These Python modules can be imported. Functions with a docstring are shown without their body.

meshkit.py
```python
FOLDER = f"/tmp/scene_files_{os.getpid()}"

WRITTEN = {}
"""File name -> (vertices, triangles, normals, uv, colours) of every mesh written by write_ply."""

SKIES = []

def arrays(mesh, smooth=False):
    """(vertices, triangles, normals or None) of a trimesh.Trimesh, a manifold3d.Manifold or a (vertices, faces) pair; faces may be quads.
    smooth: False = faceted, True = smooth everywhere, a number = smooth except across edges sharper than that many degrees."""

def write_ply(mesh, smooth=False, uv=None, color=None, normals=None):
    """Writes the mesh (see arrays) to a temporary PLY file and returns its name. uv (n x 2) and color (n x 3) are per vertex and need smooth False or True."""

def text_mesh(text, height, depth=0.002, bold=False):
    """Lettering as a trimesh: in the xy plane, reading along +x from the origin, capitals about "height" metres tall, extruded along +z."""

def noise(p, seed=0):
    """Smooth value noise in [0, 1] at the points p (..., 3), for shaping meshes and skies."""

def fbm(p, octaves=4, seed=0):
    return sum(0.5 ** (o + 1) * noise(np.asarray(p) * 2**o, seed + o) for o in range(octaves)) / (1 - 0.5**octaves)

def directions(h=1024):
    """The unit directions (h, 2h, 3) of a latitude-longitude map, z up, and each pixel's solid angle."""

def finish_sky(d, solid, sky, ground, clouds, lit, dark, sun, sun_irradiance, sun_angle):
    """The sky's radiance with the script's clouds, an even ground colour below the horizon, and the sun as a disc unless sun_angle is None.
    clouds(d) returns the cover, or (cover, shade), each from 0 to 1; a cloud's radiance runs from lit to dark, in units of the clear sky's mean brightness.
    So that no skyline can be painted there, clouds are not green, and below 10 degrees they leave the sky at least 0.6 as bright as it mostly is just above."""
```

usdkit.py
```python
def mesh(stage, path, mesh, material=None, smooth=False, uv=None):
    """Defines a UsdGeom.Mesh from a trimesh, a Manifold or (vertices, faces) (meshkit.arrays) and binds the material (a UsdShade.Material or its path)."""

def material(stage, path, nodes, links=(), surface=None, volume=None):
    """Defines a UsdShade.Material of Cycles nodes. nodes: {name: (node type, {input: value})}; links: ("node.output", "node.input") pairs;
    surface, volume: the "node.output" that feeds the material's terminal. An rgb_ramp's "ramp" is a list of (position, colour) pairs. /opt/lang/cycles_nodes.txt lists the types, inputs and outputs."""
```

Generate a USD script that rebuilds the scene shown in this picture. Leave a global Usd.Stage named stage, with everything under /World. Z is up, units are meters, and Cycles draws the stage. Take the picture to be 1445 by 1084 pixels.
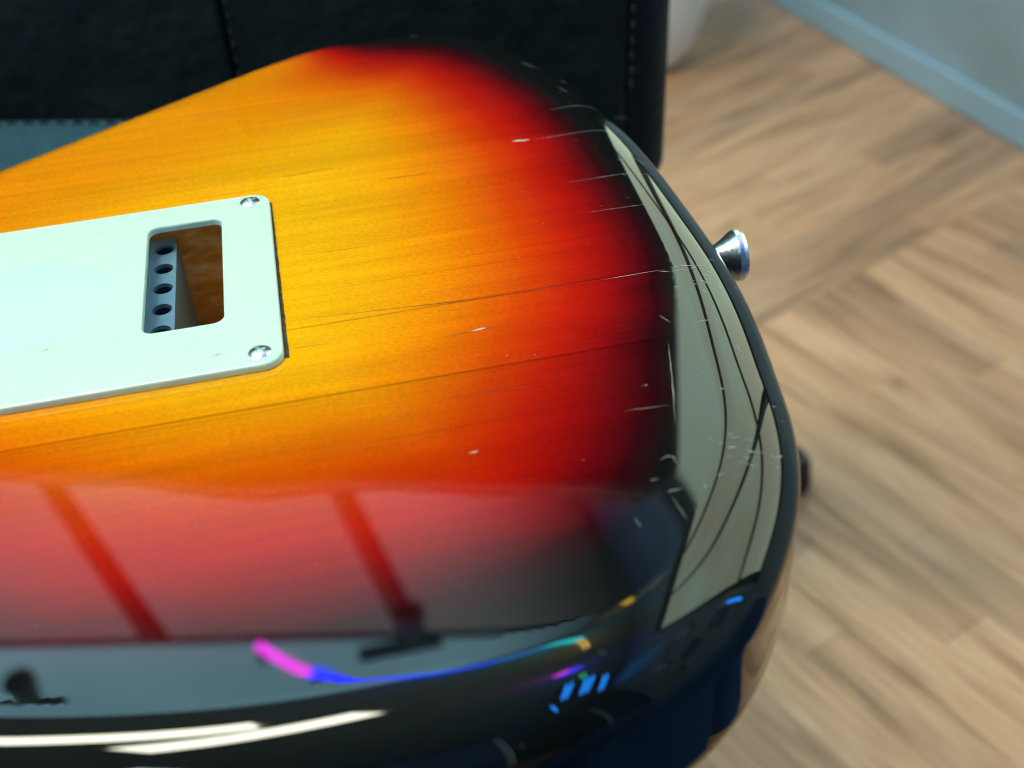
import math, random
import numpy as np, trimesh, manifold3d
from scipy.spatial import Delaunay, cKDTree
from scipy.interpolate import CubicSpline
from shapely.geometry import Polygon, Point, LineString, box as sbox
from shapely import affinity
import shapely
import usdkit, meshkit
from pxr import Usd, UsdGeom, UsdShade, UsdLux, Gf, Sdf

random.seed(7)
rng = np.random.default_rng(7)
stage = Usd.Stage.CreateInMemory()
UsdGeom.SetStageUpAxis(stage, "Z")
UsdGeom.SetStageMetersPerUnit(stage, 1.0)
UsdGeom.Xform.Define(stage, "/World")

# ---------------------------------------------------------------- frame, camera
# All coordinates below are metres in the guitar's frame: z = 0 is the back of the body, x runs along the
# strings towards the tail, y towards the chair's backrest. LIFT puts the floor at world z = 0.
FLOOR, CEIL = -0.42, 1.90
LIFT = -FLOOR
CAMPOS = np.array([0.0179418, -0.3425671, 0.1799238])
cam = UsdGeom.Camera.Define(stage, "/World/camera")
CAMX, CAMY, CAMZ = np.array([0.9783663, -0.1968689, -0.0635766]), np.array([0.1703715, 0.5923924, 0.7874292]), np.array([-0.1173581, -0.7812259, 0.6131176])
M = Gf.Matrix4d(*[*map(float, CAMX), 0, *map(float, CAMY), 0, *map(float, CAMZ), 0, *map(float, CAMPOS + [0, 0, LIFT]), 1])
cam.AddTransformOp().Set(M)
cam.CreateHorizontalApertureAttr(36.0)
cam.CreateFocalLengthAttr(36.0 * 1750 / 1445)
cam.CreateClippingRangeAttr(Gf.Vec2f(0.02, 100.0))
cam.CreateFStopAttr(10.0)
cam.CreateFocusDistanceAttr(0.335)
cam.CreateExposureAttr(0.45)

# ---------------------------------------------------------------- helpers
used = {}
def numbered(parent, name):
    k = used.get((parent, name), 0); used[(parent, name)] = k + 1
    return name if k == 0 else f"{name}_{k:03d}"
base_of = {}
def data(prim, **kw):
    for k, v in kw.items():
        if v: prim.SetCustomDataByKey(k, v)
def thing(name, base, label=None, cat=None, group=None, kind=None):
    path = "/World/" + numbered("/World", name)
    x = UsdGeom.Xform.Define(stage, path)
    x.AddTranslateOp().Set(Gf.Vec3d(float(base[0]), float(base[1]), float(base[2] + LIFT)))
    base_of[path] = np.array(base, float)
    data(x.GetPrim(), label=label, category=cat, group=group, kind=kind)
    return path
def tri(mesh):
    if hasattr(mesh, "to_mesh"):
        m = mesh.to_mesh(); return trimesh.Trimesh(m.vert_properties[:, :3], m.tri_verts, process=False)
    if isinstance(mesh, (list,)): return trimesh.util.concatenate([tri(q) for q in mesh])
    return mesh
def part(name, mesh, material, parent, smooth=30, label=None, kind=None, prim=None):
    mesh = tri(mesh)
    path = parent + "/" + numbered(parent, name)
    top = "/".join(parent.split("/")[:3])
    mesh = mesh.copy(); mesh.apply_translation(-base_of[top])
    g = usdkit.mesh(stage, path, mesh, material, smooth=smooth)
    data(g.GetPrim(), label=label, kind=kind)
    if prim is not None:
        for k, v in prim.items():
            UsdGeom.PrimvarsAPI(g).CreatePrimvar(k, Sdf.ValueTypeNames.FloatArray, "vertex").Set(np.asarray(v, np.float32).tolist())
    return path
def rbox(lo, hi, r, sub=2):
    lo, hi = np.array(lo, float), np.array(hi, float); r = min(r, (hi - lo).min() / 2 * .999)
    s = trimesh.creation.icosphere(sub, r)
    pts = np.vstack([s.vertices + np.where([i, j, k], hi - r, lo + r) for i in (0, 1) for j in (0, 1) for k in (0, 1)])
    return trimesh.convex.convex_hull(pts)
def bx(lo, hi):
    return trimesh.creation.box(bounds=[lo, hi])
def extr(poly, z0, z1):
    m = trimesh.creation.extrude_polygon(poly, z1 - z0, engine="earcut"); m.apply_translation([0, 0, z0]); return m
def tube(pts, r, sides=10):
    pts = np.asarray(pts, float); r = np.broadcast_to(r, len(pts))
    t = np.gradient(pts, axis=0); t /= np.linalg.norm(t, axis=1, keepdims=True)
    a = np.cross(t, [0, 0, 1.0]); bad = np.linalg.norm(a, axis=1) < 1e-3; a[bad] = [1, 0, 0]
    a /= np.linalg.norm(a, axis=1, keepdims=True); b = np.cross(t, a)
    an = np.arange(sides) * 2 * np.pi / sides
    v = pts[:, None] + r[:, None, None] * (np.cos(an)[None, :, None] * a[:, None] + np.sin(an)[None, :, None] * b[:, None])
    n = len(pts); f = []
    for i in range(n - 1):
        for j in range(sides):
            k = (j + 1) % sides; A, B, Cc, D = i * sides + j, i * sides + k, (i + 1) * sides + k, (i + 1) * sides + j
            f += [[A, B, Cc], [A, Cc, D]]
    v = np.vstack([v.reshape(-1, 3), pts[:1], pts[-1:]]); c0, c1 = n * sides, n * sides + 1
    for j in range(sides):
        k = (j + 1) % sides; f += [[c0, k, j], [c1, (n - 1) * sides + j, (n - 1) * sides + k]]
    m = trimesh.Trimesh(v, f, process=False); m.fix_normals(); return m
def lathe(prof, n=48):
    return trimesh.creation.revolve(np.asarray(prof, float), sections=n)

# ---------------------------------------------------------------- materials
L = "/World/Looks/"
def mat(name, nodes, links=(), surface="p.BSDF"):
    nodes = {k: (t_, {"clamp": True, **i}) if t_ == "map_range" else (t_, i) for k, (t_, i) in nodes.items()}
    return usdkit.material(stage, L + name, nodes, list(links), surface=surface)
def plain(name, color, rough=.5, metal=0., **kw):
    return mat(name, {"p": ("principled_bsdf", {"base_color": color, "roughness": rough, "metallic": metal, **kw})})
def glow(name, color, strength):
    return mat(name, {"e": ("emission", {"color": color, "strength": strength})}, surface="e.emission")

# sunburst lacquer over maple: colour by the sprayed burst, grain along x, glue joints between the body blanks
SEAMS = [-0.1055, -0.0755]
burst_nodes = {
    "geo": ("geometry", {}), "sep": ("separate_xyz", {}),
    "burst": ("attribute", {"attribute": "burst"}),
    "m1": ("mapping", {"scale": (14, 330, 60)}), "n1": ("noise_texture", {"scale": 1.0, "detail": 4, "roughness": .6}),
    "m2": ("mapping", {"scale": (700, 1900, 900)}), "n2": ("noise_texture", {"scale": 1.0, "detail": 3, "roughness": .7}),
    "m3": ("mapping", {"scale": (7, 60, 20)}), "n3": ("noise_texture", {"scale": 1.0, "detail": 2}),
    "m4": ("mapping", {"scale": (20, 45, 30)}), "n4": ("noise_texture", {"scale": 1.0, "detail": 2}),
    "wob": ("math", {"math_type": "multiply_add", "value2": .05, "value3": -.025}),
    "bw": ("math", {"math_type": "add"}),
    "ramp": ("rgb_ramp", {"ramp": [(0, (.004, .006, .006)), (.160, (.005, .006, .006)), (.200, (.030, .002, .004)), (.250, (.14, .002, .004)), (.31, (.33, .004, .003)), (.385, (.50, .012, .002)),
                                   (.48, (.62, .046, .001)), (.58, (.73, .125, .001)), (.70, (.82, .240, .001)), (.84, (.87, .360, .002)), (1, (.89, .425, .003))]}),
    "g1": ("map_range", {"from_min": .30, "from_max": .72, "to_min": .86, "to_max": 1.04}),
    "g2": ("map_range", {"from_min": .25, "from_max": .75, "to_min": .75, "to_max": 1.18}),
    "g3": ("map_range", {"from_min": .35, "from_max": .65, "to_min": .93, "to_max": 1.04}),
    "gm": ("math", {"math_type": "multiply"}), "gm2": ("math", {"math_type": "multiply"}), "gm3": ("math", {"math_type": "multiply"}), "gm4": ("math", {"math_type": "multiply"}),
    # streaks of dark pore lines
    "m5": ("mapping", {"scale": (11, 900, 60)}), "n5": ("noise_texture", {"scale": 1.0, "detail": 1}),
    "g5": ("map_range", {"from_min": .66, "from_max": .74, "to_min": 1.0, "to_max": .84}),
    # blank tone
    "step": ("math", {"math_type": "greater_than", "value2": SEAMS[0]}),
    "stone": ("map_range", {"to_min": .86, "to_max": 1.0}),
    "sub0": ("math", {"math_type": "subtract", "value2": SEAMS[0]}), "abs0": ("math", {"math_type": "absolute"}), "ln0": ("map_range", {"from_min": .00012, "from_max": .00055, "to_min": .55, "to_max": 1.0}),
    "sub1": ("math", {"math_type": "subtract", "value2": SEAMS[1]}), "abs1": ("math", {"math_type": "absolute"}), "ln1": ("map_range", {"from_min": .0001, "from_max": .0004, "to_min": .62, "to_max": 1.0}),
    "lm": ("math", {"math_type": "multiply"}), "lm2": ("math", {"math_type": "multiply"}),
    "comb": ("combine_xyz", {}), "mul": ("mix", {"mix_type": "multiply", "fac": 1.0}),
    "bn": ("noise_texture", {"scale": 26, "detail": 0}), "bmp": ("bump", {"strength": .010, "distance": .002}),
    "mr": ("noise_texture", {"scale": 160, "detail": 3}), "rr": ("map_range", {"from_min": .3, "from_max": .8, "to_min": .012, "to_max": .035}),
    "p": ("principled_bsdf", {"ior": 1.52}),
}
burst_links = [("geo.position", "sep.vector"), ("geo.position", "bn.vector"), ("geo.position", "mr.vector"), ("mr.fac", "rr.value"), ("rr.result", "p.roughness"),
    *[x for k in "12345" for x in ((f"geo.position", f"m{k}.vector"), (f"m{k}.vector", f"n{k}.vector"))],
    ("n4.fac", "wob.value1"), ("wob.value", "bw.value1"), ("burst.fac", "bw.value2"), ("bw.value", "ramp.fac"),
    ("n1.fac", "g1.value"), ("n2.fac", "g2.value"), ("n3.fac", "g3.value"), ("n5.fac", "g5.value"),
    ("g1.result", "gm.value1"), ("g2.result", "gm.value2"), ("gm.value", "gm2.value1"), ("g3.result", "gm2.value2"), ("gm2.value", "gm3.value1"), ("g5.result", "gm3.value2"),
    ("sep.y", "step.value1"), ("step.value", "stone.value"),
    ("sep.y", "sub0.value1"), ("sub0.value", "abs0.value1"), ("abs0.value", "ln0.value"), ("sep.y", "sub1.value1"), ("sub1.value", "abs1.value1"), ("abs1.value", "ln1.value"),
    ("ln0.result", "lm.value1"), ("ln1.result", "lm.value2"), ("lm.value", "lm2.value1"), ("stone.result", "lm2.value2"),
    ("gm3.value", "gm4.value1"), ("lm2.value", "gm4.value2"),
    ("gm4.value", "comb.x"), ("gm4.value", "comb.y"), ("gm4.value", "comb.z"), ("ramp.color", "mul.color1"), ("comb.vector", "mul.color2"), ("mul.color", "p.base_color"),
    ("bn.fac", "bmp.height"), ("bmp.normal", "p.normal")]
M_BURST = mat("sunburst_lacquer", burst_nodes, burst_links)
M_SCR = plain("raw_scratch", (.34, .38, .36), .5)
M_CHIP = plain("pale_chip", (.75, .50, .42), .5)
M_CRACK = plain("dark_check", (.09, .03, .004), .5)
M_EDGE_DARK = mat("grime", {"geo": ("geometry", {}), "n": ("noise_texture", {"scale": 900, "detail": 3}), "r": ("rgb_ramp", {"ramp": [(.3, (.012, .006, .003)), (.7, (.10, .055, .03))]}), "p": ("principled_bsdf", {"roughness": .8})},
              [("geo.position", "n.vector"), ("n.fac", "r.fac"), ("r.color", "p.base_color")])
M_PLATE = mat("aged_white_plastic", {"geo": ("geometry", {}), "n": ("noise_texture", {"scale": 55, "detail": 3}), "r": ("rgb_ramp", {"ramp": [(.35, (.64, .87, .725)), (.7, (.665, .895, .75))]}),
              "n2": ("noise_texture", {"scale": 700, "detail": 2}), "rr": ("map_range", {"to_min": .22, "to_max": .42}),
              "p": ("principled_bsdf", {"subsurface_weight": .15, "subsurface_scale": .002})},
              [("geo.position", "n.vector"), ("geo.position", "n2.vector"), ("n.fac", "r.fac"), ("r.color", "p.base_color"), ("n2.fac", "rr.value"), ("rr.result", "p.roughness")])
M_FILM = plain("paler_plastic", (.625, .875, .765), .32, subsurface_weight=.15, subsurface_scale=.002)
M_CHROME = mat("chromed_steel", {"geo": ("geometry", {}), "n": ("noise_texture", {"scale": 900, "detail": 2}), "rr": ("map_range", {"to_min": .20, "to_max": .36}), "p": ("principled_bsdf", {"base_color": (.74, .79, .82), "metallic": 1.0})},
               [("geo.position", "n.vector"), ("n.fac", "rr.value"), ("rr.result", "p.roughness")])
M_STEEL = mat("plated_steel", {"geo": ("geometry", {}), "n": ("noise_texture", {"scale": 500, "detail": 3}), "rr": ("map_range", {"to_min": .35, "to_max": .55}), "p": ("principled_bsdf", {"base_color": (.17, .32, .41), "metallic": .4})},
               [("geo.position", "n.vector"), ("n.fac", "rr.value"), ("rr.result", "p.roughness")])
M_HOLE = plain("dark_steel", (.03, .06, .09), .35, .3)
M_RAW = mat("raw_wood", {"geo": ("geometry", {}), "m": ("mapping", {"scale": (120, 90, 240)}), "n": ("noise_texture", {"scale": 1, "detail": 4}), "r": ("rgb_ramp", {"ramp": [(.35, (.55, .24, .03)), (.55, (.74, .40, .10)), (.7, (.85, .72, .48))]}), "p": ("principled_bsdf", {"roughness": .6})},
            [("geo.position", "m.vector"), ("m.vector", "n.vector"), ("n.fac", "r.fac"), ("r.color", "p.base_color")])
def leather(name, col, rough):
    return mat(name, {"geo": ("geometry", {}), "v": ("voronoi_texture", {"scale": 900}), "n": ("noise_texture", {"scale": 30, "detail": 4}),
        "b": ("bump", {"strength": .25, "distance": .0006}), "b2": ("bump", {"strength": .6, "distance": .009}), "p": ("principled_bsdf", {"base_color": col, "roughness": rough, "specular_ior_level": .32})},
        [("geo.position", "v.vector"), ("geo.position", "n.vector"), ("v.distance", "b.height"), ("n.fac", "b2.height"), ("b2.normal", "b.normal"), ("b.normal", "p.normal")])
M_LEATHER = leather("black_leather", (.004, .010, .012), .55)
M_SEAT = leather("slate_leather", (.028, .088, .125), .42)
M_THREAD = plain("thread", (.003, .009, .014), .8)
M_METAL = plain("black_metal", (.012, .014, .015), .4)
M_RUBBER = plain("black_rubber", (.012, .014, .016), .6)
M_BIN = plain("white_plastic", (.84, .93, .95), .35)
M_WALL = mat("painted_wall", {"geo": ("geometry", {}), "n": ("noise_texture", {"scale": 7, "detail": 2}), "r": ("rgb_ramp", {"ramp": [(.3, (.25, .345, .385)), (.65, (.34, .48, .56))]}), "p": ("principled_bsdf", {"roughness": .25})},
             [("geo.position", "n.vector"), ("n.fac", "r.fac"), ("r.color", "p.base_color")])
M_BASE_GLOW = plain("base_glow_blue", (.33, .50, .60), .35)
M_CEIL = plain("ceiling_paint", (.42, .48, .46), .8)
M_NAVY = plain("navy_paint", (.03, .12, .27), .6)
M_FRAME = plain("dark_frame", (.02, .022, .022), .5)
plank_m = []
for k, (a, b, c) in enumerate([((.34, .168, .080), (.63, .340, .178), (.75, .44, .248)), ((.27, .140, .070), (.54, .290, .152), (.67, .385, .220)), ((.38, .195, .095), (.66, .365, .195), (.77, .46, .265)), ((.25, .138, .074), (.48, .268, .150), (.61, .365, .218))]):
    plank_m.append(mat(f"floor_board_{'abcd'[k]}", {"tc": ("texture_coordinate", {}), "oi": ("object_info", {}), "geo": ("geometry", {}),
        "rt": ("vector_rotate", {"rotate_type": "z_axis", "angle": 0.0}), "m": ("mapping", {"scale": (5, 52, 20)}), "n": ("noise_texture", {"scale": 1, "detail": 4, "roughness": .55, "distortion": .9}),
        "m2": ("mapping", {"scale": (18, 700, 40)}), "n2": ("noise_texture", {"scale": 1, "detail": 2}), "g": ("map_range", {"from_min": .3, "from_max": .7, "to_min": .68, "to_max": 1.04}),
        "ca": ("combine_xyz", {}), "mu": ("mix", {"mix_type": "multiply", "fac": 1.0}),
        "r": ("rgb_ramp", {"ramp": [(.30, a), (.46, b), (.66, c)]}), "p": ("principled_bsdf", {"roughness": .38})},
        [("geo.position", "rt.vector"), ("rt.vector", "m.vector"), ("m.vector", "n.vector"), ("rt.vector", "m2.vector"), ("m2.vector", "n2.vector"), ("n.fac", "r.fac"), ("n2.fac", "g.value"),
         ("g.result", "ca.x"), ("g.result", "ca.y"), ("g.result", "ca.z"), ("r.color", "mu.color1"), ("ca.vector", "mu.color2"), ("mu.color", "p.base_color")]))

# ---------------------------------------------------------------- lamps
def panel_glow(name, col, e):       # back-lit panels, glow faded towards the window wall to soften their reflection
    return mat(name, {"geo": ("geometry", {}), "s": ("separate_xyz", {}), "n": ("noise_texture", {"scale": 1.6, "detail": 1}), "nn": ("map_range", {"from_min": .3, "from_max": .7, "to_min": .86 * e, "to_max": 1.1 * e}),
               "f": ("map_range", {"range_type": "smoothstep", "from_min": .05, "from_max": .50, "to_min": 1.0, "to_max": .10}), "m": ("math", {"math_type": "multiply"}), "e": ("emission", {"color": col})},
               [("geo.position", "s.vector"), ("geo.position", "n.vector"), ("n.fac", "nn.value"), ("s.x", "f.value"), ("nn.result", "m.value1"), ("f.result", "m.value2"), ("m.value", "e.strength")], surface="e.emission")
M_PANEL = panel_glow("panel_light", (.44, .88, 1.06), 2.7)
M_PANEL_DIM = panel_glow("panel_light_dim", (.86, .96, 1.0), 0.95)
M_TUBE = glow("troffer_light", (1.0, 1.0, .78), 25.0)
M_TUBE_FILL = glow("troffer_fill_cool", (.70, .93, 1.0), 13.0)
M_SKYL = mat("window_daylight", {"geo": ("geometry", {}), "n": ("noise_texture", {"scale": 1.7, "detail": 2}), "r": ("rgb_ramp", {"ramp": [(.32, (.62, .66, .48)), (.5, (.66, .86, .64)), (.68, (.72, .98, .80))]}), "e": ("emission", {"strength": 2.5})},
             [("geo.position", "n.vector"), ("n.fac", "r.fac"), ("r.color", "e.color")], surface="e.emission")

# luminous ceiling panels behind the chair, dark bars between them
EDGES = [lambda y: -1.42 - .62 * (y - 2.0), lambda y: -.71 - .47 * (y - 2.0), lambda y: -.088 - .225 * (y - 2.0), lambda y: .50 + 0 * y]
SPLIT = lambda x: 1.468 - .225 * (x - .02)
def ceiling_panel(L_, R_, y0, y1, label, m=None, g=.024, side=1):
    t = thing("ceiling_light_panel", ((L_((y0 + y1) / 2) + R_((y0 + y1) / 2)) / 2, (y0 + y1) / 2, CEIL - .03), label, "ceiling light", "luminous panels in the ceiling")
    q = Polygon([(L_(y0) + g, y0), (R_(y0) - g, y0), (R_(y1) - g, y1), (L_(y1) + g, y1)]).intersection(Polygon([(-4, SPLIT(-4) + side * .005), (4, SPLIT(4) + side * .005), (4, SPLIT(4) + side * 3), (-4, SPLIT(-4) + side * 3)]))
    part("diffuser", extr(q.buffer(-.0055, join_style=2), CEIL - .028, CEIL - .020), m or M_PANEL, t, smooth=False)
    part("frame", extr(q.difference(q.buffer(-.005, join_style=2)), CEIL - .03, CEIL - .0005), M_FRAME, t, smooth=False)
for k in range(3):
    ceiling_panel(EDGES[k], EDGES[k + 1], 1.10, 2.26, ["luminous ceiling panel left over the rear wall", "narrow luminous ceiling panel in the middle of the rear row", "luminous ceiling panel of the rear row nearest the window wall"][k], M_PANEL_DIM)
ceiling_panel(lambda y: -1.75, lambda y: .47, .96, 2.0, "long luminous ceiling panel in front of the rear row", side=-1)
# slim ceiling troffers running slantwise over the chair
def troffer(a, b, w, m, label):
    a, b = np.array(a), np.array(b); d = (b - a) / np.linalg.norm(b - a); n = np.array([-d[1], d[0]])
    q = lambda e, z0, z1: extr(shapely.geometry.polygon.orient(Polygon([a - d * e + n * (w / 2 + e), a - d * e - n * (w / 2 + e), b + d * e - n * (w / 2 + e), b + d * e + n * (w / 2 + e)])), z0, z1)
    t = thing("ceiling_troffer", (*(a + b) / 2, CEIL - .07), label, "ceiling lamp", "slim lamps under the ceiling")
    part("housing", q(.02, CEIL - .060, CEIL - .001), M_CEIL, t, False)
    part("diffuser", q(0, CEIL - .070, CEIL - .0605), m, t, False)
troffer((-1.5, .17), (-.33, .235), .19, M_TUBE, "slim warm white ceiling lamp left of the chair")
troffer((-.70, -.175), (-.08, .06), .19, M_TUBE, "slim warm white ceiling lamp straight above the guitar")
troffer((-1.9, -1.5), (-.8, -.9), .22, M_TUBE_FILL, "added cool white fill lamp under the ceiling, farthest from the chair")  # extra lamp put in for general fill light
# dark spotlights hanging under the luminous panels
for sx, sy, lab in ((-.79, 1.44, "dark ceiling spotlight on the left luminous panel"), (.0, 1.425, "dark ceiling spotlight above the backrest")):
    t = thing("track_spotlight", (sx, sy, CEIL - .16), lab, "spotlight", "dark ceiling spotlights")
    part("arm", bx((sx - .09, sy - .012, CEIL - .055), (sx + .09, sy + .012, CEIL - .032)), M_FRAME, t, False)
    part("lamp_body", lathe([(0, 0), (.03, 0), (.034, .01), (.026, .08), (.012, .10), (0, .10)], 20).apply_translation([sx + .03, sy, CEIL - .156]), M_FRAME, t, 30)
# coloured LED strip along the front edge of the panels, and blue LED bars on the wall behind the viewpoint
LED = [([(-.29, 1.465), (-.262, 1.432), (-.227, 1.395), (-.188, 1.362)], .009, (1.0, .04, .95), 17), ([(-.185, 1.355), (-.12, 1.29), (-.05, 1.16), (.014, 1.02)], .018, (.02, .03, 1.0), 22), ([(.016, 1.015), (.073, .90), (.14, .83), (.20, .80)], .024, (.02, .11, 1.0), 17),
       ([(.203, .799), (.25, .79), (.323, .785)], .024, (.04, .34, 1.0), 9), ([(.326, .783), (.388, .705), (.431, .597)], .026, (.03, .8, .85), 9), ([(.433, .592), (.47, .435), (.50, .27)], .016, (1.0, .62, .15), 7),
       ([(.455, -.19), (.480, -.205)], .045, (1.0, .06, .9), 12), ([(.483, -.207), (.535, -.235)], .06, (.05, .05, 1.0), 16), ([(.60, -.42), (.64, -.55)], .02, (.05, .8, .35), 5), ([(.52, 1.20), (.57, 1.02)], .018, (1.0, .70, .06), 5)]
t = thing("led_strip", (.1, .8, CEIL - .10), "thin colour changing LED strip along the ceiling panels", "LED strip")
for k, (pts, w, c, e) in enumerate(LED):
    pts = np.array(pts); cs = CubicSpline(np.arange(len(pts)), pts) if len(pts) > 2 else None
    q = cs(np.linspace(0, len(pts) - 1, 16)) if cs else pts
    part("led_segment", tube(np.c_[q, np.full(len(q), CEIL - .09)], w, 10), glow(f"led_light_{'abcdefghij'[k]}", c, float(e)), t, True)
    part("clip", bx((*(pts[0] - .006), CEIL - .09 + w * .9), (*(pts[0] + .006), CEIL - .0305)), M_FRAME, t, False)
M_BLUE = glow("blue_led_light", (.015, .26, 1.0), 12.0)
for k, (a, b, w) in enumerate([((.585, -.60), (.66, -1.10), .05), ((.70, -.62), (.80, -1.15), .07), ((.84, -.75), (.98, -1.30), .05), ((.62, -1.25), (.74, -1.60), .03)]):
    a, b = np.array(a), np.array(b); d = (b - a) / np.linalg.norm(b - a); n = np.array([-d[1], d[0]])
    q = lambda e, z0, z1: extr(shapely.geometry.polygon.orient(Polygon([a - d * e + n * (w / 2 + e), a - d * e - n * (w / 2 + e), b + d * e - n * (w / 2 + e), b + d * e + n * (w / 2 + e)])), z0, z1)
    t = thing("led_bar", (*(a + b) / 2, CEIL - .06), ["short blue LED bar nearest the guitar", "broadest blue LED bar on the ceiling", "blue LED bar nearest the window wall", "blue LED bar farthest from the chair"][k], "LED bar", "blue LED bars on the ceiling")
    part("housing", q(.008, CEIL - .05, CEIL - .001), M_FRAME, t, False)
    part("diffuser", q(0, CEIL - .058, CEIL - .0505), M_BLUE, t, False)

# ---------------------------------------------------------------- room
WA, WD = np.array([.611, 1.104]), np.array([.088, -.445]); WD = WD / np.linalg.norm(WD); WN = np.array([WD[1], -WD[0]])   # WN points into the wall
if WN[0] < 0: WN = -WN
def wall_pt(s, d, z): return np.array([*(WA + WD * s + WN * d), z])
def wall_box(s0, s1, d0, d1, z0, z1):
    p = Polygon([(WA + WD * s + WN * d) for s, d in ((s0, d0), (s1, d0), (s1, d1), (s0, d1))])
    return extr(shapely.geometry.polygon.orient(p), z0, z1)
SILL, HEAD, S0, S1 = .08, 1.50, -.95, 1.28
t = thing("wall_right", wall_pt(.3, .05, FLOOR), kind="structure")
part("wall_base", wall_box(-1.25, 2.6, 0, .12, FLOOR, SILL), M_WALL, t, False)
part("wall_head", wall_box(-1.25, 2.6, 0, .12, HEAD, CEIL), M_WALL, t, False)
part("pier", wall_box(-1.25, S0, 0.001, .119, SILL, HEAD), M_WALL, t, False)
part("pier", wall_box(S1, 2.6, 0.001, .119, SILL, HEAD), M_WALL, t, False)
part("skirting_board", wall_box(-1.24, 2.59, -.008, -.0005, FLOOR + .001, FLOOR + .032), M_BASE_GLOW, t, False)  # pale strip painted for the blue glow along the wall's foot
t = thing("window", wall_pt(.26, .05, SILL), "wide daylit window with dark mullions in the right wall", "window")
nb = 4
part("frame", [wall_box(S0, S1, -.01, .05, SILL - .001 + .002, SILL + .04), wall_box(S0, S1, -.01, .05, HEAD - .04, HEAD - .002), wall_box(S0, S0 + .03, -.008, .048, SILL + .04, HEAD - .04), wall_box(S1 - .03, S1, -.008, .048, SILL + .04, HEAD - .04)], M_FRAME, t, False)
for k in range(nb):
    a, b = S0 + .03 + (S1 - S0 - .06) * k / nb, S0 + .03 + (S1 - S0 - .06) * (k + 1) / nb
    part("pane", wall_box(a + .012, b - .012, .03, .036, SILL + .04, HEAD - .04), M_SKYL, t, False)
    part("transom", wall_box(a + .012, b - .012, -.004, .044, .42, .44), M_FRAME, t, False)
    if k: part("mullion", wall_box(a - .012, a + .012, -.006, .046, SILL + .04, HEAD - .04), M_FRAME, t, False)
for k, (sp, zc, w, h, col, lab) in enumerate([(1.50, .95, .16, .22, (.55, .60, .62), "added tall pale grey print in a dark frame on the right wall"), (1.74, .62, .22, .16, (.05, .16, .42), "added wide blue print in a dark frame on the right wall"), (1.72, 1.10, .14, .14, (.55, .28, .30), "added square rose print in a dark frame on the right wall"),
        (1.47, .48, .14, .18, (.10, .22, .34), "added small slate blue print in a dark frame on the right wall"), (2.02, .92, .20, .26, (.70, .72, .66), "added largest white print in a dark frame on the right wall"), (2.05, .42, .16, .12, (.40, .34, .16), "added small ochre print in a dark frame on the right wall")]):
    t = thing("framed_print", wall_pt(sp, -.006, zc), lab, "picture", "framed prints added for the rim reflections")  # clutter added only to give the rim lacquer something to mirror
    part("frame", wall_box(sp - w / 2, sp + w / 2, -.014, -.001, zc - h / 2, zc + h / 2), M_FRAME, t, False)
    part("print", wall_box(sp - w / 2 + .014, sp + w / 2 - .014, -.018, -.0142, zc - h / 2 + .014, zc + h / 2 - .014), plain(f"print_colour_{'abcdef'[k]}", col, .5), t, False)
t = thing("led_bar", wall_pt(1.36, -.01, .36), "upright blue LED bar on the right wall", "LED bar")
part("housing", wall_box(1.335, 1.385, -.012, -.001, .24, .48), M_FRAME, t, False)
part("diffuser", wall_box(1.345, 1.375, -.017, -.0122, .25, .47), M_BLUE, t, False)
t = thing("wall_rear", (-.8, 2.36, FLOOR), kind="structure")
part("wall_panel", bx((-2.5, 2.32, FLOOR), (.6, 2.44, CEIL)), M_WALL, t, False)
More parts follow.
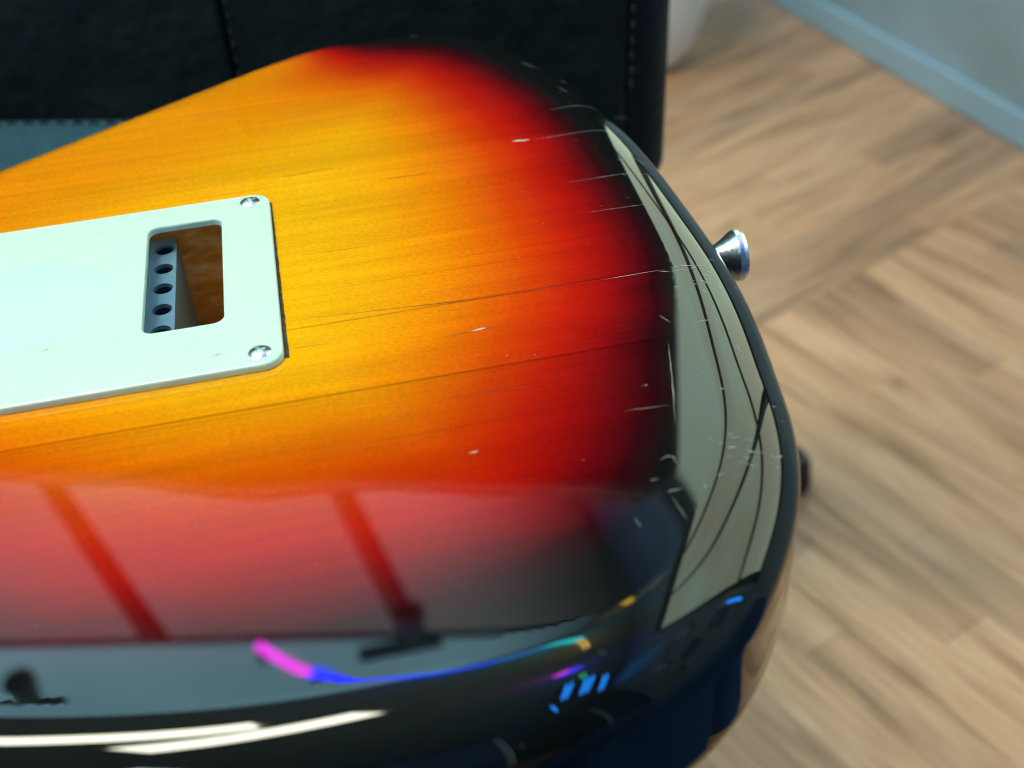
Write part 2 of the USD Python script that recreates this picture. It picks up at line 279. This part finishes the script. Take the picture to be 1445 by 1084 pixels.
t = thing("wall_front", (0, -2.1, FLOOR), kind="structure")
part("wall_panel", bx((-2.5, -2.2, FLOOR), (1.6, -2.1, CEIL)), M_NAVY, t, False)
t = thing("door", (.75, -2.09, FLOOR), "dark door with a pale frame, added for its lines mirrored in the lacquer", "door")  # added for the pale upright lines it reflects into the rim
part("leaf", bx((.42, -2.098, FLOOR + .004), (1.08, -2.07, 1.55)), M_FRAME, t, False)
part("door_frame", [bx((.375, -2.098, FLOOR + .002), (.418, -2.05, 1.60)), bx((1.082, -2.098, FLOOR + .002), (1.125, -2.05, 1.60)), bx((.42, -2.098, 1.555), (1.08, -2.05, 1.598))], M_BIN, t, False)
part("handle", rbox((.46, -2.069, .55), (.49, -2.03, .68), .006), M_CHROME, t)
t = thing("wall_left", (-2.5, 0, FLOOR), kind="structure")
part("wall_panel", bx((-2.62, -2.2, FLOOR), (-2.5, 2.44, CEIL)), M_WALL, t, False)
t = thing("ceiling", (0, 0, CEIL), kind="structure")
part("ceiling_sheet", bx((-2.62, -2.2, CEIL), (1.6, 2.44, CEIL + .1)), M_CEIL, t, False)

# floor: boards laid at right angles in two fields
t = thing("floor", (0, 0, FLOOR), kind="structure")
part("subfloor", bx((-2.6, -2.2, FLOOR - .05), (1.6, 2.4, FLOOR - .0035)), plain("joint_brown", (.26, .15, .085), .7), t, False)
A1, A2 = math.radians(25), math.radians(-67)
for _k, mm in enumerate(plank_m): pass
def boards(direction, origin, field, wid, lens, matset):
    d = np.array([math.cos(direction), math.sin(direction)]); n = np.array([-d[1], d[0]])
    for r in range(-60, 60):
        s = -3.0 + rng.uniform(0, lens[1])
        while s < 3.0:
            l = rng.uniform(*lens); p = Polygon([np.array(origin) + d * a + n * b for a, b in ((s, r * wid), (s + l, r * wid), (s + l, (r + 1) * wid), (s, (r + 1) * wid))])
            s += l
            if not field.intersects(p): continue
            p = p.intersection(field)
            if p.area < 1e-4 or p.geom_type != "Polygon": continue
            p = p.buffer(-.0002, join_style=2)
            if p.is_empty or p.geom_type != "Polygon": continue
            h = FLOOR - rng.uniform(0, .0003)
            part("plank", extr(shapely.geometry.polygon.orient(p), FLOOR - .003, h), matset[rng.integers(len(matset))], t, False)
def oriented(mats, ang):
    out = []
    for k, m0 in enumerate(mats):
        src = UsdShade.Material.Get(stage, m0.GetPath())
        newp = str(m0.GetPath()) + ("_across" if ang < 0 else "_along")
        Sdf.CopySpec(stage.GetRootLayer(), m0.GetPath(), stage.GetRootLayer(), newp)
        sh = UsdShade.Shader.Get(stage, newp + "/rt"); sh.GetInput("angle").Set(float(-ang))
        out.append(UsdShade.Material.Get(stage, newp))
    return out
BO = np.array([.342, .440]); bd = np.array([math.cos(A1), math.sin(A1)]); bnn = np.array([-bd[1], bd[0]])
vis = Polygon([(-.05, -.35), (.62, -.35), (.80, .30), (.72, .75), (.60, 1.15), (.50, 1.6), (.28, 1.6), (.12, .55), (-.05, .1)]).intersection(Polygon([WA + WD * -1.2 - WN * .0085, WA + WD * 2.4 - WN * .0085, (-2, -1.3), (-2, 2.3)]))
far = Polygon([BO - bd * 4, BO + bd * 4, BO + bd * 4 + bnn * 4, BO - bd * 4 + bnn * 4])
boards(A1, BO, vis.intersection(far), .037, (.22, .42), oriented(plank_m, A1))
boards(A2, BO + np.array([.01, 0]), vis.difference(far), .037, (.18, .38), oriented(plank_m, A2))

# ---------------------------------------------------------------- guitar body
OUT = np.array([(121, -12), (122.5, -42), (123, -70), (121, -97), (118, -118), (115.5, -133), (111, -149), (104, -164), (95, -178), (86, -189), (74, -198.5), (60, -205), (40, -209.5), (15, -211), (-15, -209.5), (-45, -204),
    (-75, -194), (-105, -175), (-135, -166), (-165, -166), (-195, -174), (-225, -180), (-252, -174), (-262, -156), (-245, -135), (-222, -112), (-214, -85), (-212, -50), (-212, -20), (-222, 5), (-245, 28), (-280, 42),
    (-300, 58), (-288, 78), (-250, 82), (-190, 72), (-140, 66), (-100, 70), (-65, 84), (-35, 99), (0, 115), (30, 120.5), (58, 120), (82, 109.5), (98, 89), (108, 64), (115, 34), (119, 10)]) / 1000
def spline_closed(P, n):
    Q = np.vstack([P, P[:1]]); s = np.r_[0, np.cumsum(np.linalg.norm(np.diff(Q, axis=0), axis=1) ** .7)]
    cs = CubicSpline(s, Q, bc_type="periodic"); u = np.linspace(0, s[-1], 4000, endpoint=False); p = cs(u)
    l = np.r_[0, np.cumsum(np.linalg.norm(np.diff(np.vstack([p, p[:1]]), axis=0), axis=1))]
    return np.stack([np.interp(np.linspace(0, l[-1], n, endpoint=False), l, np.r_[p[:, k], p[0, k]]) for k in (0, 1)], 1)
NO = 900
outline = spline_closed(OUT, NO)
POLY = Polygon(outline)
RA, RB, RND, THICK = .0190, .0130, .0120, .045     # the worn back edge rolls over as a quarter ellipse
dense = cKDTree(spline_closed(OUT, 6000))
shapely.prepare(POLY)
def edge_dist(xy): return dense.query(xy)[0]
CA, CB = np.array([-84.7, 42.3]) / 1000, np.array([16.5, 107.1]) / 1000         # crest of the belly cut
CT = (CB - CA) / np.linalg.norm(CB - CA); CNRM = np.array([-CT[1], CT[0]])
def belly(xy):
    d = (np.asarray(xy) - CA) @ CNRM
    al = (np.asarray(xy) - CA) @ CT
    k = .0035; sp = k * np.log1p(np.exp(np.clip(d / k, -40, 40)))
    fade = 1 / (1 + np.exp((al - .128) / .006))
    return -math.tan(math.radians(27)) * sp * fade
def top_z(xy):
    d = np.minimum(edge_dist(xy), RA)
    return belly(xy) - RB * (1 - np.sqrt(np.maximum(1 - ((RA - d) / RA) ** 2, 0)))
def build_body():
    tg = np.roll(outline, -1, 0) - np.roll(outline, 1, 0); tg /= np.linalg.norm(tg, axis=1, keepdims=True)
    inn = np.stack([-tg[:, 1], tg[:, 0]], 1)
    if not POLY.contains(Point(outline[0] + inn[0] * .002)): inn = -inn
    rings, NA = [], 24
    V, F = [], []
    for i in range(NA + 1):                            # top roundover, from the flat outwards
        a = np.pi / 2 * i / NA
        xy = outline + inn * RA * (1 - math.sin(a)); z = belly(xy) - RB * (1 - math.cos(a)); rings.append(np.c_[xy, z])
    zb = rings[-1][:, 2]
    for k in (.25, .5, .75, 1.0): rings.append(np.c_[outline, zb + (-(THICK - RND) - zb) * k])
    for i in range(1, 9):
        a = np.pi / 2 * i / 8
        rings.append(np.c_[outline + inn * RND * (1 - math.cos(a)), np.full(NO, -(THICK - RND) - RND * math.sin(a))])
    V = np.vstack(rings); nr = len(rings); j = np.arange(NO); k = (j + 1) % NO
    for r in range(nr - 1):
        a, b, c, d = r * NO + j, r * NO + k, (r + 1) * NO + k, (r + 1) * NO + j
        F += [np.stack([a, b, c], 1), np.stack([a, c, d], 1)]
    inner = Polygon(rings[0][:, :2]).buffer(0); cav = CAV
    # flat back: grid points inside the first ring, cavity cut out
    g = .0028
    X, Y = np.meshgrid(np.arange(-.31, .13, g), np.arange(-.22, .125, g)); G = np.c_[X.ravel() + (np.round(Y.ravel() / g) % 2) * g / 2, Y.ravel()]
    safe = inner.buffer(-.0016).difference(cav.buffer(.0016)); G = G[shapely.contains_xy(safe, G[:, 0], G[:, 1])]
    cr = np.array([cav.exterior.interpolate(t, True).coords[0] for t in np.linspace(0, 1, 240, endpoint=False)])
    P2 = np.vstack([rings[0][:, :2], cr, G]); tri_ = Delaunay(P2).simplices
    ce = P2[tri_].mean(1); area = inner.difference(cav); tri_ = tri_[shapely.contains_xy(area, ce[:, 0], ce[:, 1])]
    e1, e2 = P2[tri_[:, 1]] - P2[tri_[:, 0]], P2[tri_[:, 2]] - P2[tri_[:, 0]]; flip = e1[:, 0] * e2[:, 1] - e1[:, 1] * e2[:, 0] < 0
    tri_[flip] = tri_[flip][:, ::-1]
    n0 = len(V); idx = np.r_[np.arange(NO), n0 + np.arange(len(P2) - NO)]
    V = np.vstack([V, np.c_[P2[NO:], belly(P2[NO:])]]); F.append(idx[tri_])
    # front face closing
    nb = len(V); V = np.vstack([V, [[*outline.mean(0), -THICK]]])
    last = (nr - 1) * NO
    P3 = rings[-1][:, :2]; t3 = Delaunay(P3).simplices; c3 = P3[t3].mean(1); t3 = t3[shapely.contains_xy(Polygon(P3).buffer(0), c3[:, 0], c3[:, 1])]
    e1, e2 = P3[t3[:, 1]] - P3[t3[:, 0]], P3[t3[:, 2]] - P3[t3[:, 0]]; flip = e1[:, 0] * e2[:, 1] - e1[:, 1] * e2[:, 0] > 0
    t3[flip] = t3[flip][:, ::-1]; F.append(t3 + last)
    V = V[:-1]
    F = np.vstack(F)
    m = trimesh.Trimesh(V, F, process=False)
    s = m.face_normals[(nr - 1) * 2 * NO: (nr - 1) * 2 * NO + len(tri_)].mean(0)
    # side quads: make them face outwards
    ns = (nr - 1) * 2 * NO; q = m.triangles_center[:ns]; nn = m.face_normals[:ns]
    ref = np.c_[q[:, :2] - (q[:, :2] + 0), np.zeros(ns)]
    o2 = np.tile(np.repeat(-inn, 1, 0), (2 * (nr - 1), 1)); out = np.c_[o2, np.zeros(ns)]
    if (np.einsum("ij,ij->i", nn, out) < -1e-9).mean() > .5:
        F[:ns] = F[:ns][:, ::-1]
    return trimesh.Trimesh(V, F, process=False)
PX0, PX1, PY0, PY1, PT = -.143, .0, -.0915, -.0040, .0022
CAV = sbox(-.134, PY0 + .008, -.0095, PY1 - .0018).buffer(-.004).buffer(.004, quad_segs=4)
body = build_body()
bxy = body.vertices[:, :2]
d_edge = edge_dist(bxy); d_edge[~shapely.contains_xy(POLY, bxy[:, 0], bxy[:, 1])] *= -1
# the burst is sprayed wider along the near (treble) side and tighter along the far side
def burst_width(xy):
    x, y = xy[:, 0], xy[:, 1]
    near = 1 / (1 + np.exp((y + .105) / .022)); far = 1 / (1 + np.exp(-(y - .005) / .012))
    right = 1 / (1 + np.exp(-(x - .045) / .02))
    w = .110 + near * (1 - .75 * right) * .046 + .066 * np.exp(-((x - .085) ** 2 + (y + .152) ** 2) / (2 * .040 ** 2))
    w = w + .022 / (1 + np.exp(-(y - .060) / .012)) / (1 + np.exp(-(x - .030) / .008))
    return w
bw = burst_width(bxy)
dd = np.clip(d_edge, 0, 1)
tail = 1 / (1 + np.exp(-np.clip((bxy[:, 0] - .018 - .15 * dd) / (.0028 + .25 * dd), -40, 40)))
far_side = 1 / (1 + np.exp(-(bxy[:, 1] - .005) / .012))
burst = np.clip(d_edge / bw + far_side * (1 - tail) * .95 * np.exp(-dd / .045), 0, 1)
burst[body.vertices[:, 2] < -RND * .9] = 0
G = thing("electric_guitar", (0, -.045, -.056), "sunburst electric guitar lying face down on the black chair, white plate on its back", "electric guitar")
part("body", body, M_BURST, G, smooth=True, prim={"burst": burst})
# routed cavity
cw = np.array(CAV.exterior.coords)
part("cavity", [extr(CAV.buffer(.003).difference(CAV), -.040, -.0006), extr(CAV.buffer(.003), -.043, -.040)], M_RAW, G)
# cover plate
plate = sbox(PX0, PY0, PX1, PY1).buffer(-.0055).buffer(.0055, quad_segs=12)
hole = sbox(-.0352, -.0697, -.0143, -.0152).buffer(-.003).buffer(.003, quad_segs=10)
SCREWS = [(-.0057, -.0085), (-.0057, -.0862), (-.0715, -.0862), (-.0825, -.0085), (-.1373, -.0862), (-.1373, -.0085)]
def bevel_plate(poly, z0, z1, c):
    a = manifold3d.Manifold(manifold3d.Mesh(*[np.asarray(x, t_) for x, t_ in ((extr(poly, z0, z1 - c).vertices, np.float32), (extr(poly, z0, z1 - c).faces, np.uint32))]))
    return a
def rings_plate(outer, inner, z0, z1, c):
    lay = [(0, z0), (0, z1 - c), (c * .3, z1 - c * .3), (c, z1)]
    ms = []
    def band(pa, za, pb, zb, flip):
        n = len(pa); v = np.vstack([np.c_[pa, np.full(n, za)], np.c_[pb, np.full(n, zb)]]); j = np.arange(n); k = (j + 1) % n
        f = np.vstack([np.stack([j, k, n + k], 1), np.stack([j, n + k, n + j], 1)])
        return trimesh.Trimesh(v, f[:, ::-1] if flip else f, process=False)
    def samp(p, n): return np.array([p.exterior.interpolate(t_, True).coords[0] for t_ in np.linspace(0, 1, n, endpoint=False)])
    def ring(p, n, sign, flip):
        base = samp(shapely.geometry.polygon.orient(p), n); tg = np.roll(base, -1, 0) - np.roll(base, 1, 0); tg /= np.linalg.norm(tg, axis=1, keepdims=True); inn = np.stack([-tg[:, 1], tg[:, 0]], 1) * sign
        L_ = [(base + inn * o, z) for o, z in lay]
        for (pa, za), (pb, zb) in zip(L_, L_[1:]): ms.append(band(pa, za, pb, zb, flip))
        return Polygon(L_[-1][0])
    o = ring(outer, 400, 1, False); h = [ring(q, 160, -1, True) for q in inner]
    top = o
    for q in h: top = top.difference(q)
    ms.append(trimesh.creation.extrude_polygon(top, 1e-5, engine="earcut")); ms[-1].apply_translation([0, 0, z1 - 1e-5])
    return trimesh.util.concatenate(ms)
cp = part("cover_plate", rings_plate(plate, [hole], .0002, PT, .0006), M_PLATE, G, smooth=25)
for sx, sy in SCREWS:
    prof = [(0, .00075), (.0010, .00074), (.0020, .00055), (.0027, .00018), (.0030, -.0001), (.0030, -.0004), (0, -.0004)]
    s = lathe(prof, 40); s.apply_translation([sx, sy, PT])
    a = rng.uniform(.2, 1.2)
    cut = []
    for q in (0, np.pi / 2):
        b = trimesh.creation.box([.0034, .00080, .0013]); b.apply_transform(trimesh.transformations.rotation_matrix(a + q, [0, 0, 1])); b.apply_translation([sx, sy, PT + .0005]); cut.append(b)
    mk = lambda m: manifold3d.Manifold(manifold3d.Mesh(np.asarray(m.vertices, np.float32), np.asarray(m.faces, np.uint32)))
    s.merge_vertices(); sm = mk(s)
    r_ = sm - mk(cut[0]) - mk(cut[1])
    part("screw", r_ if r_.num_tri() > 50 else s, M_CHROME, G, 25)
    rim = lathe([(.0029, .0), (.0036, .0), (.0036, .00008), (.0031, .00022), (.0029, .0001)], 40); rim.apply_translation([sx, sy, PT])
    part("screw_rim", rim, M_PLATE, G, 40)
pp = sbox(PX0 + .004, PY0 + .006, PX1 - .004, PY1 - .004).intersection(affinity.scale(Point(-.066, -.047).buffer(1, quad_segs=24), .0225, .0215))
part("pale_patch", extr(pp, PT + .00003, PT + .00006), M_FILM, G, False, label="paler unyellowed round patch on the plate")
# dark brown strip along the plate's tail edge, wider towards the near end
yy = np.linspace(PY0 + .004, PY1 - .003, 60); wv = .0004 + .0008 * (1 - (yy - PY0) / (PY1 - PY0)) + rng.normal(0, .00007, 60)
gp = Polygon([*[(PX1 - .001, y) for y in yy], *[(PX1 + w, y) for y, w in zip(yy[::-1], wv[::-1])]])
part("grime_line", extr(gp.buffer(0), .00004, .00016), M_EDGE_DARK, G, False)
# tremolo block with string holes, its spring claw screw
bz = -.0062
blk = sbox(-.0445, -.083, -.0290, -.0074).buffer(-.0025).buffer(.0025, quad_segs=6)
holes_ = [(-.0325, -.0141 - .0107 * k) for k in range(6)]
bp_ = blk
for hx, hy in holes_: bp_ = bp_.difference(Point(hx, hy).buffer(.00275, quad_segs=10))
tb = part("tremolo_block", extr(bp_, -.038, bz), M_STEEL, G, 30)
for hx, hy in holes_:
    part("string_hole", [extr(Point(hx, hy).buffer(.00272, quad_segs=10).difference(Point(hx, hy).buffer(.0023, quad_segs=8)), -.034, bz - .0009), extr(Point(hx, hy).buffer(.00272, quad_segs=10), -.036, -.012)], M_HOLE, tb, 30)
part("spring_screw", [lathe([(0, .0), (.0018, 0), (.0018, -.004), (0, -.004)], 16).apply_translation([-.0165, -.058, -.016]), lathe([(0, 0), (.001, 0), (.001, -.024), (0, -.024)], 10).apply_translation([-.0165, -.058, -.0201])], M_CHROME, G, 30)
# bridge and knobs under the body carry it on the seat
part("bridge", rbox((-.05, -.084, -.0555), (.005, -.008, -.0455), .003), M_CHROME, G)
for kx, ky in ((.005, -.125), (.04, -.150), (.075, -.165)):
    part("knob", lathe([(0, 0), (.009, 0), (.009, -.0005), (.0085, -.010), (0, -.0105)], 24).apply_translation([kx, ky, -.0453]), M_PLATE, G)
# strap button
prof = np.array([(0, -.002), (.0052, -.002), (.0050, .0015), (.0040, .003), (.0038, .0045), (.0052, .0072), (.0071, .0098), (.0077, .0108), (.0078, .0122), (.0072, .0134), (.0050, .0140), (0, .0142)])
sb_ = lathe(prof, 56); sb_.apply_transform(trimesh.transformations.rotation_matrix(np.pi / 2, [0, 1, 0])); sb_.apply_transform(trimesh.transformations.rotation_matrix(math.radians(-3), [0, 0, 1])); sb_.apply_translation([.1222, -.0425, -.0215])
part("strap_button", sb_, M_CHROME, G, 22)

# scratches, lacquer checks and chips: thin slivers lying on the lacquer
def ribbon(pts, w, lift=.00006, n=None, jit=.25):
    pts = np.asarray(pts, float) / 1000
    l = np.r_[0, np.cumsum(np.linalg.norm(np.diff(pts, axis=0), axis=1))]; n = n or max(4, int(l[-1] / .0016))
    u = np.linspace(0, l[-1], n); p = np.stack([np.interp(u, l, pts[:, k]) for k in (0, 1)], 1)
    t = np.gradient(p, axis=0); t /= np.linalg.norm(t, axis=1, keepdims=True); nn = np.stack([-t[:, 1], t[:, 0]], 1)
    p = p + nn * rng.normal(0, w * jit, (n, 1))
    ww = w * np.sin(np.linspace(.12, np.pi - .12, n))[:, None] * rng.uniform(.45, 1.1, (n, 1)) / 2
    a, b = p + nn * ww, p - nn * ww
    V = np.vstack([np.c_[a, top_z(a) + lift], np.c_[b, top_z(b) + lift]]); j = np.arange(n - 1)
    F = np.vstack([np.stack([j, n + j, n + j + 1], 1), np.stack([j, n + j + 1, j + 1], 1)])
    m = trimesh.Trimesh(V, F, process=False)
    if m.face_normals[:, 2].mean() < 0: m.invert()
    return m
light, chips, dark = [], [], []
for pts, w in [([(91.8, 26.6), (115, 30.5)], .00030), ([(82.8, 7.9), (112.7, 8.7)], .00030), ([(87.4, -22.4), (111.9, -22.1)], .00032), ([(89.1, -41.2), (107.8, -41.7)], .00026), ([(84.1, -76.2), (101.6, -76.2)], .00034),
        ([(102.6, -75.8), (111.5, -75.6)], .0006), ([(110.4, -76), (114.4, -74.6)], .0005), ([(106.2, -82.9), (113.1, -85.4)], .0005), ([(92.3, -108.2), (89.4, -120.6), (84.8, -138.2)], .00042), ([(77.2, -160.1), (78.1, -167.9)], .0003),
        ([(81.4, -122.5), (83.1, -122.4)], .0003), ([(75, -130.2), (85.6, -131.1)], .00022), ([(77.9, -148.6), (81.2, -147.2), (81.2, -150.8)], .0006), ([(76.4, -158.7), (80.4, -158.2)], .0007), ([(74.1, -154.2), (76.3, -154.3)], .0005),
        ([(111.5, -10.1), (114.3, -15.9)], .0006), ([(105.2, -12.9), (110.9, -12.4)], .0006), ([(67.9, -164.1), (68.5, -167.5)], .0003), ([(101.6, -101.3), (105.8, -101.2)], .0005), ([(108.7, -111.5), (108.7, -114.5)], .0005),
        ([(90.5, -144.3), (91.7, -146.4)], .0003), ([(100.7, -140.9), (103, -141.5)], .0004), ([(97, -149.1), (99, -150.2)], .0004), ([(95.4, -153.5), (97.8, -154.7)], .0004), ([(102.3, -150.1), (103.8, -151.5)], .0004),
        ([(93.7, -96), (95.3, -99.7)], .0004), ([(102.8, 53.2), (105.8, 55.3)], .0009), ([(92.3, 69), (97.5, 63.3)], .0008), ([(56.9, 107.8), (61.1, 106.9)], .0014), ([(16.5, 105.7), (20.6, 107.7)], .0012), ([(100, 45), (103, 41)], .0006)]:
    light.append(ribbon(pts, w * .46))
for k in range(64):                                    # small handling scratches, mostly crossing the rim at the tail
    p = np.array(POLY.exterior.interpolate(rng.uniform(), True).coords[0]); o = rng.uniform(.002, .021); a = rng.normal(0, .25) if rng.uniform() < .75 else rng.uniform(0, 3.1); l = rng.uniform(.0006, .0032) * rng.uniform(.4, 1); ww = rng.uniform(.00010, .00030)
    if p[0] < .045 or p[1] > .03: continue
    c = p + (np.array([.02, -.06]) - p) / np.linalg.norm(np.array([.02, -.06]) - p) * o
    d = np.array([math.cos(a), math.sin(a)]) * l
    light.append(ribbon(np.array([c - d / 2, c + d / 2]) * 1000, ww, n=6))
for k in range(26):                                    # clustered buckle rash below the strap button
    c = np.array([.108, -.080]) + rng.normal(0, (.004, .0055), 2) if k < 13 else np.array([.098, -.150]) + rng.normal(0, (.004, .004), 2)
    if not POLY.contains(Point(c)): continue
    a = rng.normal(-.1, .3); d = np.array([math.cos(a), math.sin(a)]) * rng.uniform(.0008, .0030)
    light.append(ribbon(np.array([c - d / 2, c + d / 2]) * 1000, rng.uniform(.00012, .00034), n=6))
dust = []
for k in range(90):
    c = rng.uniform((-.08, -.185), (.105, .09))
    if (-.146 < c[0] < .004 and PY0 - .003 < c[1] < PY1 + .003) or not POLY.contains(Point(c)): continue
    a = rng.uniform(0, 3.1); d = np.array([math.cos(a), math.sin(a)]) * rng.uniform(.00008, .00030)
    dust.append(ribbon(np.array([c - d, c + d]) * 1000, rng.uniform(.00008, .00018), n=4))
part("dust_specks", dust, plain("dust", (.50, .46, .40), .9), G, True, kind="stuff")
for pts, w in [([(76.9, 8.9), (82.7, 8.5)], .0011), ([(46.5, -89.4), (48, -89.2), (51.3, -89.2)], .0009), ([(38, -135.1), (40.4, -135.1)], .0004)]: chips.append(ribbon(pts, w))
for pts, w in [([(6, -71.5), (25, -73.2), (46.4, -75.2), (84.1, -76.2)], .00030), ([(38, -90.2), (60, -88.6)], .0003), ([(2, 8), (22, 9.5)], .0003), ([(30, -3), (55, -3.2)], .00025), ([(34.7, -114.7), (60, -115.3)], .00022), ([(8, -40), (30, -40.5)], .0002), ([(0, -84), (12, -84.2)], .0002)]: dark.append(ribbon(pts, w))
part("scratch_marks", light, M_SCR, G, True, label="pale hairline scratches around the tail edge", kind="stuff")
part("chip_marks", chips, M_CHIP, G, True, label="small pale chips in the lacquer", kind="stuff")
part("check_marks", dark, M_CRACK, G, True, label="dark hairline checks along the grain", kind="stuff")
# hairlines on the cover plate
fine = []
for k in range(26):
    c = rng.uniform((-.125, -.085), (-.004, -.010))
    if hole.buffer(.004).contains(Point(c)): continue
    a = rng.uniform(0, 3.1); l = rng.uniform(.002, .011); cv = rng.normal(0, .15); d1, d2 = np.array([math.cos(a), math.sin(a)]), np.array([math.cos(a + cv), math.sin(a + cv)])
    pl = np.array([c - d1 * l, c, c + d2 * l])
    if not plate.buffer(-.003).difference(hole.buffer(.002)).contains(LineString(pl)): continue
    m = ribbon(pl * 1000, .00010); m.vertices[:, 2] = PT + .00007; fine.append(m)
part("swirl_marks", fine, plain("plate_scuff", (.42, .60, .48), .6), G, True, kind="stuff")
hl = []
for pts in ([(-9, -89.5), (-3, -87.5)], [(-18, -85), (-15, -84)], [(-60, -70), (-58, -69.5)]):
    m = ribbon(pts, .00028); m.vertices[:, 2] = PT + .00004; hl.append(m)
part("plate_marks", hl, M_CRACK, G, True, kind="stuff")

# ---------------------------------------------------------------- chair
YAW = math.radians(-17.8); RC = np.array([.166, .137])
def slump(m):
    m = tri(m).copy(); v = m.vertices; h = np.maximum(v[:, 2] - SEATZ, 0)
    v[:, 0] += .032 * h * (v[:, 0] + .25) / .25
    v[:, 2] += np.clip(h - .25, 0, 1) * 10 * (.0045 * np.sin(v[:, 0] * 21 + .6) + .0025 * np.sin(v[:, 0] * 47) - .004)
    m.vertices = v; return m
U, Vv = np.array([math.cos(YAW), math.sin(YAW)]), np.array([-math.sin(YAW), math.cos(YAW)])
def ch(m):                                              # chair-local (u right, v back, z) -> scene; origin at the backrest's lower right front corner
    m = tri(m).copy(); v = m.vertices; xy = RC + v[:, :1] * U + v[:, 1:2] * Vv
    m.vertices = np.c_[xy, v[:, 2]]; return m
SEATZ = -.056
Cc = RC - U * .24 - Vv * .2
C = thing("chair", (Cc[0], Cc[1], FLOOR), "black leather chair with a slate seat holding the guitar", "chair")
BW, BT, TOPZ = .50, .055, .30
st = [(-BW, -.352), (-.352, -.190), (-.190, -.0165)]
for a, b in st:
    part("backrest_panel", ch(slump(rbox((a + .0004, .0, SEATZ - .05), (b - .0004, BT, TOPZ - .012), .003).subdivide_to_size(.03))), M_LEATHER, C, 40)
side = ch(slump(rbox((-.040, .0035, SEATZ - .05), (0.0, BT + .006, TOPZ - .004), .014, 3)))
part("side_bolster", side, M_LEATHER, C, 40)
part("piping", ch(slump(tube([(-BW, -.0085, TOPZ - .017)] + [(-BW + .02 * k, -.0085, TOPZ - .017) for k in range(1, 24)] + [(-.014, -.0085, TOPZ - .017)], .0034, 10))), plain("sheen_grey", (.42, .42, .40), .45), C, True)  # pale tube drawn for the sheen along the backrest's top edge
part("top_roll", ch(slump(rbox((-BW - .002, -.007, TOPZ - .030), (-.010, BT + .006, TOPZ + .004), .016, 3).subdivide_to_size(.02))), M_LEATHER, C, True)
for u in (-.352, -.190, -.0165):
    stc = []
    for k in range(46):
        z = SEATZ + .004 + k * .0066 + rng.uniform(-.0004, .0004)
        stc.append(tube([(u + .0024, .0006, z), (u + .0026, -.0010, z + .002), (u + .0024, .0006, z + .0042)], .00055, 6))
    part("stitching", ch(slump(tri(stc))), M_THREAD, C, True, kind="stuff")
def cushion(u0, u1, v0, v1, zt, th):
    return rbox((u0, v0, zt - th), (u1, v1, zt), .018, 3)
part("seat", ch(cushion(-BW + .002, -.026, -.46, -.0025, SEATZ, .075)), M_SEAT, C, 40)
stc = []
for k in range(60):
    u = -BW + .02 + k * .0078
    stc.append(tube([(u, -.020, SEATZ + .0002), (u + .0022, -.0205, SEATZ + .0013), (u + .0048, -.020, SEATZ + .0002)], .0006, 6))
part("stitching", ch(tri(stc)), M_THREAD, C, True, kind="stuff")
part("seat_frame", ch(bx((-BW + .03, -.44, SEATZ - .10), (-.03, -.02, SEATZ - .0755))), M_METAL, C, False)
foot = np.array([.298, .256])
for k, (u, v) in enumerate([(-.06, -.03), (-.06, -.40), (-BW + .06, -.40), (-BW + .06, -.03)]):
    p = RC + U * u + Vv * v
    q = foot if k == 0 else p + (p - Cc) / np.linalg.norm(p - Cc) * .12
    lg = part("leg", tube([(*p, SEATZ - .09), (*(p * .5 + q * .5), (SEATZ - .09 + FLOOR) / 2 - .01), (*q, FLOOR + .012)], [.013, .012, .010], 14), M_METAL, C, True)
    part("foot", lathe([(0, 0), (.013, 0), (.0145, .004), (.013, .02), (.010, .026), (0, .026)], 24).apply_translation([*q, FLOOR + .0003]), M_RUBBER, lg, 40)

# ---------------------------------------------------------------- draped stool added in place of the viewer's legs (mirrored in the lacquer)
so = np.array([.50, -.50])
t = thing("draped_stool", (*so, FLOOR), "round stool under navy folds, added in place of the viewer legs mirrored in the lacquer", "stool")
na, nz = 220, 10; an = np.arange(na) * 2 * np.pi / na; rows = []
for k in range(nz + 1):
    h = k / nz; amp = .050 * (1 - h) ** .8
    r = .375 - .08 * h + amp * (np.sin(an * 17) * .6 + np.sin(an * 23 + 1.3) * .4 + .5 * np.sin(an * 5 + .4))
    rows.append(np.c_[so[0] + r * np.cos(an), so[1] + r * np.sin(an), np.full(na, FLOOR + .002 + h * .40)])
rows.append(np.c_[so[0] + .27 * np.cos(an), so[1] + .27 * np.sin(an), np.full(na, FLOOR + .418)])
v = np.vstack(rows + [[[*so, FLOOR + .42]]]); j = np.arange(na); f = []
for k in range(len(rows) - 1): f += [np.stack([k * na + j, k * na + (j + 1) % na, (k + 1) * na + (j + 1) % na], 1), np.stack([k * na + j, (k + 1) * na + (j + 1) % na, (k + 1) * na + j], 1)]
f.append(np.stack([(len(rows) - 1) * na + j, (len(rows) - 1) * na + (j + 1) % na, np.full(na, len(v) - 1)], 1))
part("cloth", trimesh.Trimesh(v, np.vstack(f), process=False), plain("navy_cloth", (.010, .062, .20), .7), t, True)
part("stool_frame", lathe([(0, 0), (.16, 0), (.16, .01), (.03, .02), (.03, .38), (.22, .385), (.22, .40), (0, .40)], 28).apply_translation([*so, FLOOR + .0005]), M_METAL, t, 30)

# ---------------------------------------------------------------- white bin on the floor behind the chair
bp0 = np.array([.405, .975])
b_ = thing("waste_bin", (*bp0, FLOOR), "white rounded plastic bin on the floor behind the black chair", "bin")
part("tub", lathe([(0, .001), (.030, .001), (.040, .006), (.056, .035), (.068, .075), (.080, .15), (.086, .21), (.088, .216), (.084, .215), (.078, .15), (.062, .06), (0, .05)], 48).apply_translation([*bp0, FLOOR]), M_BIN, b_, 40)
#LED#
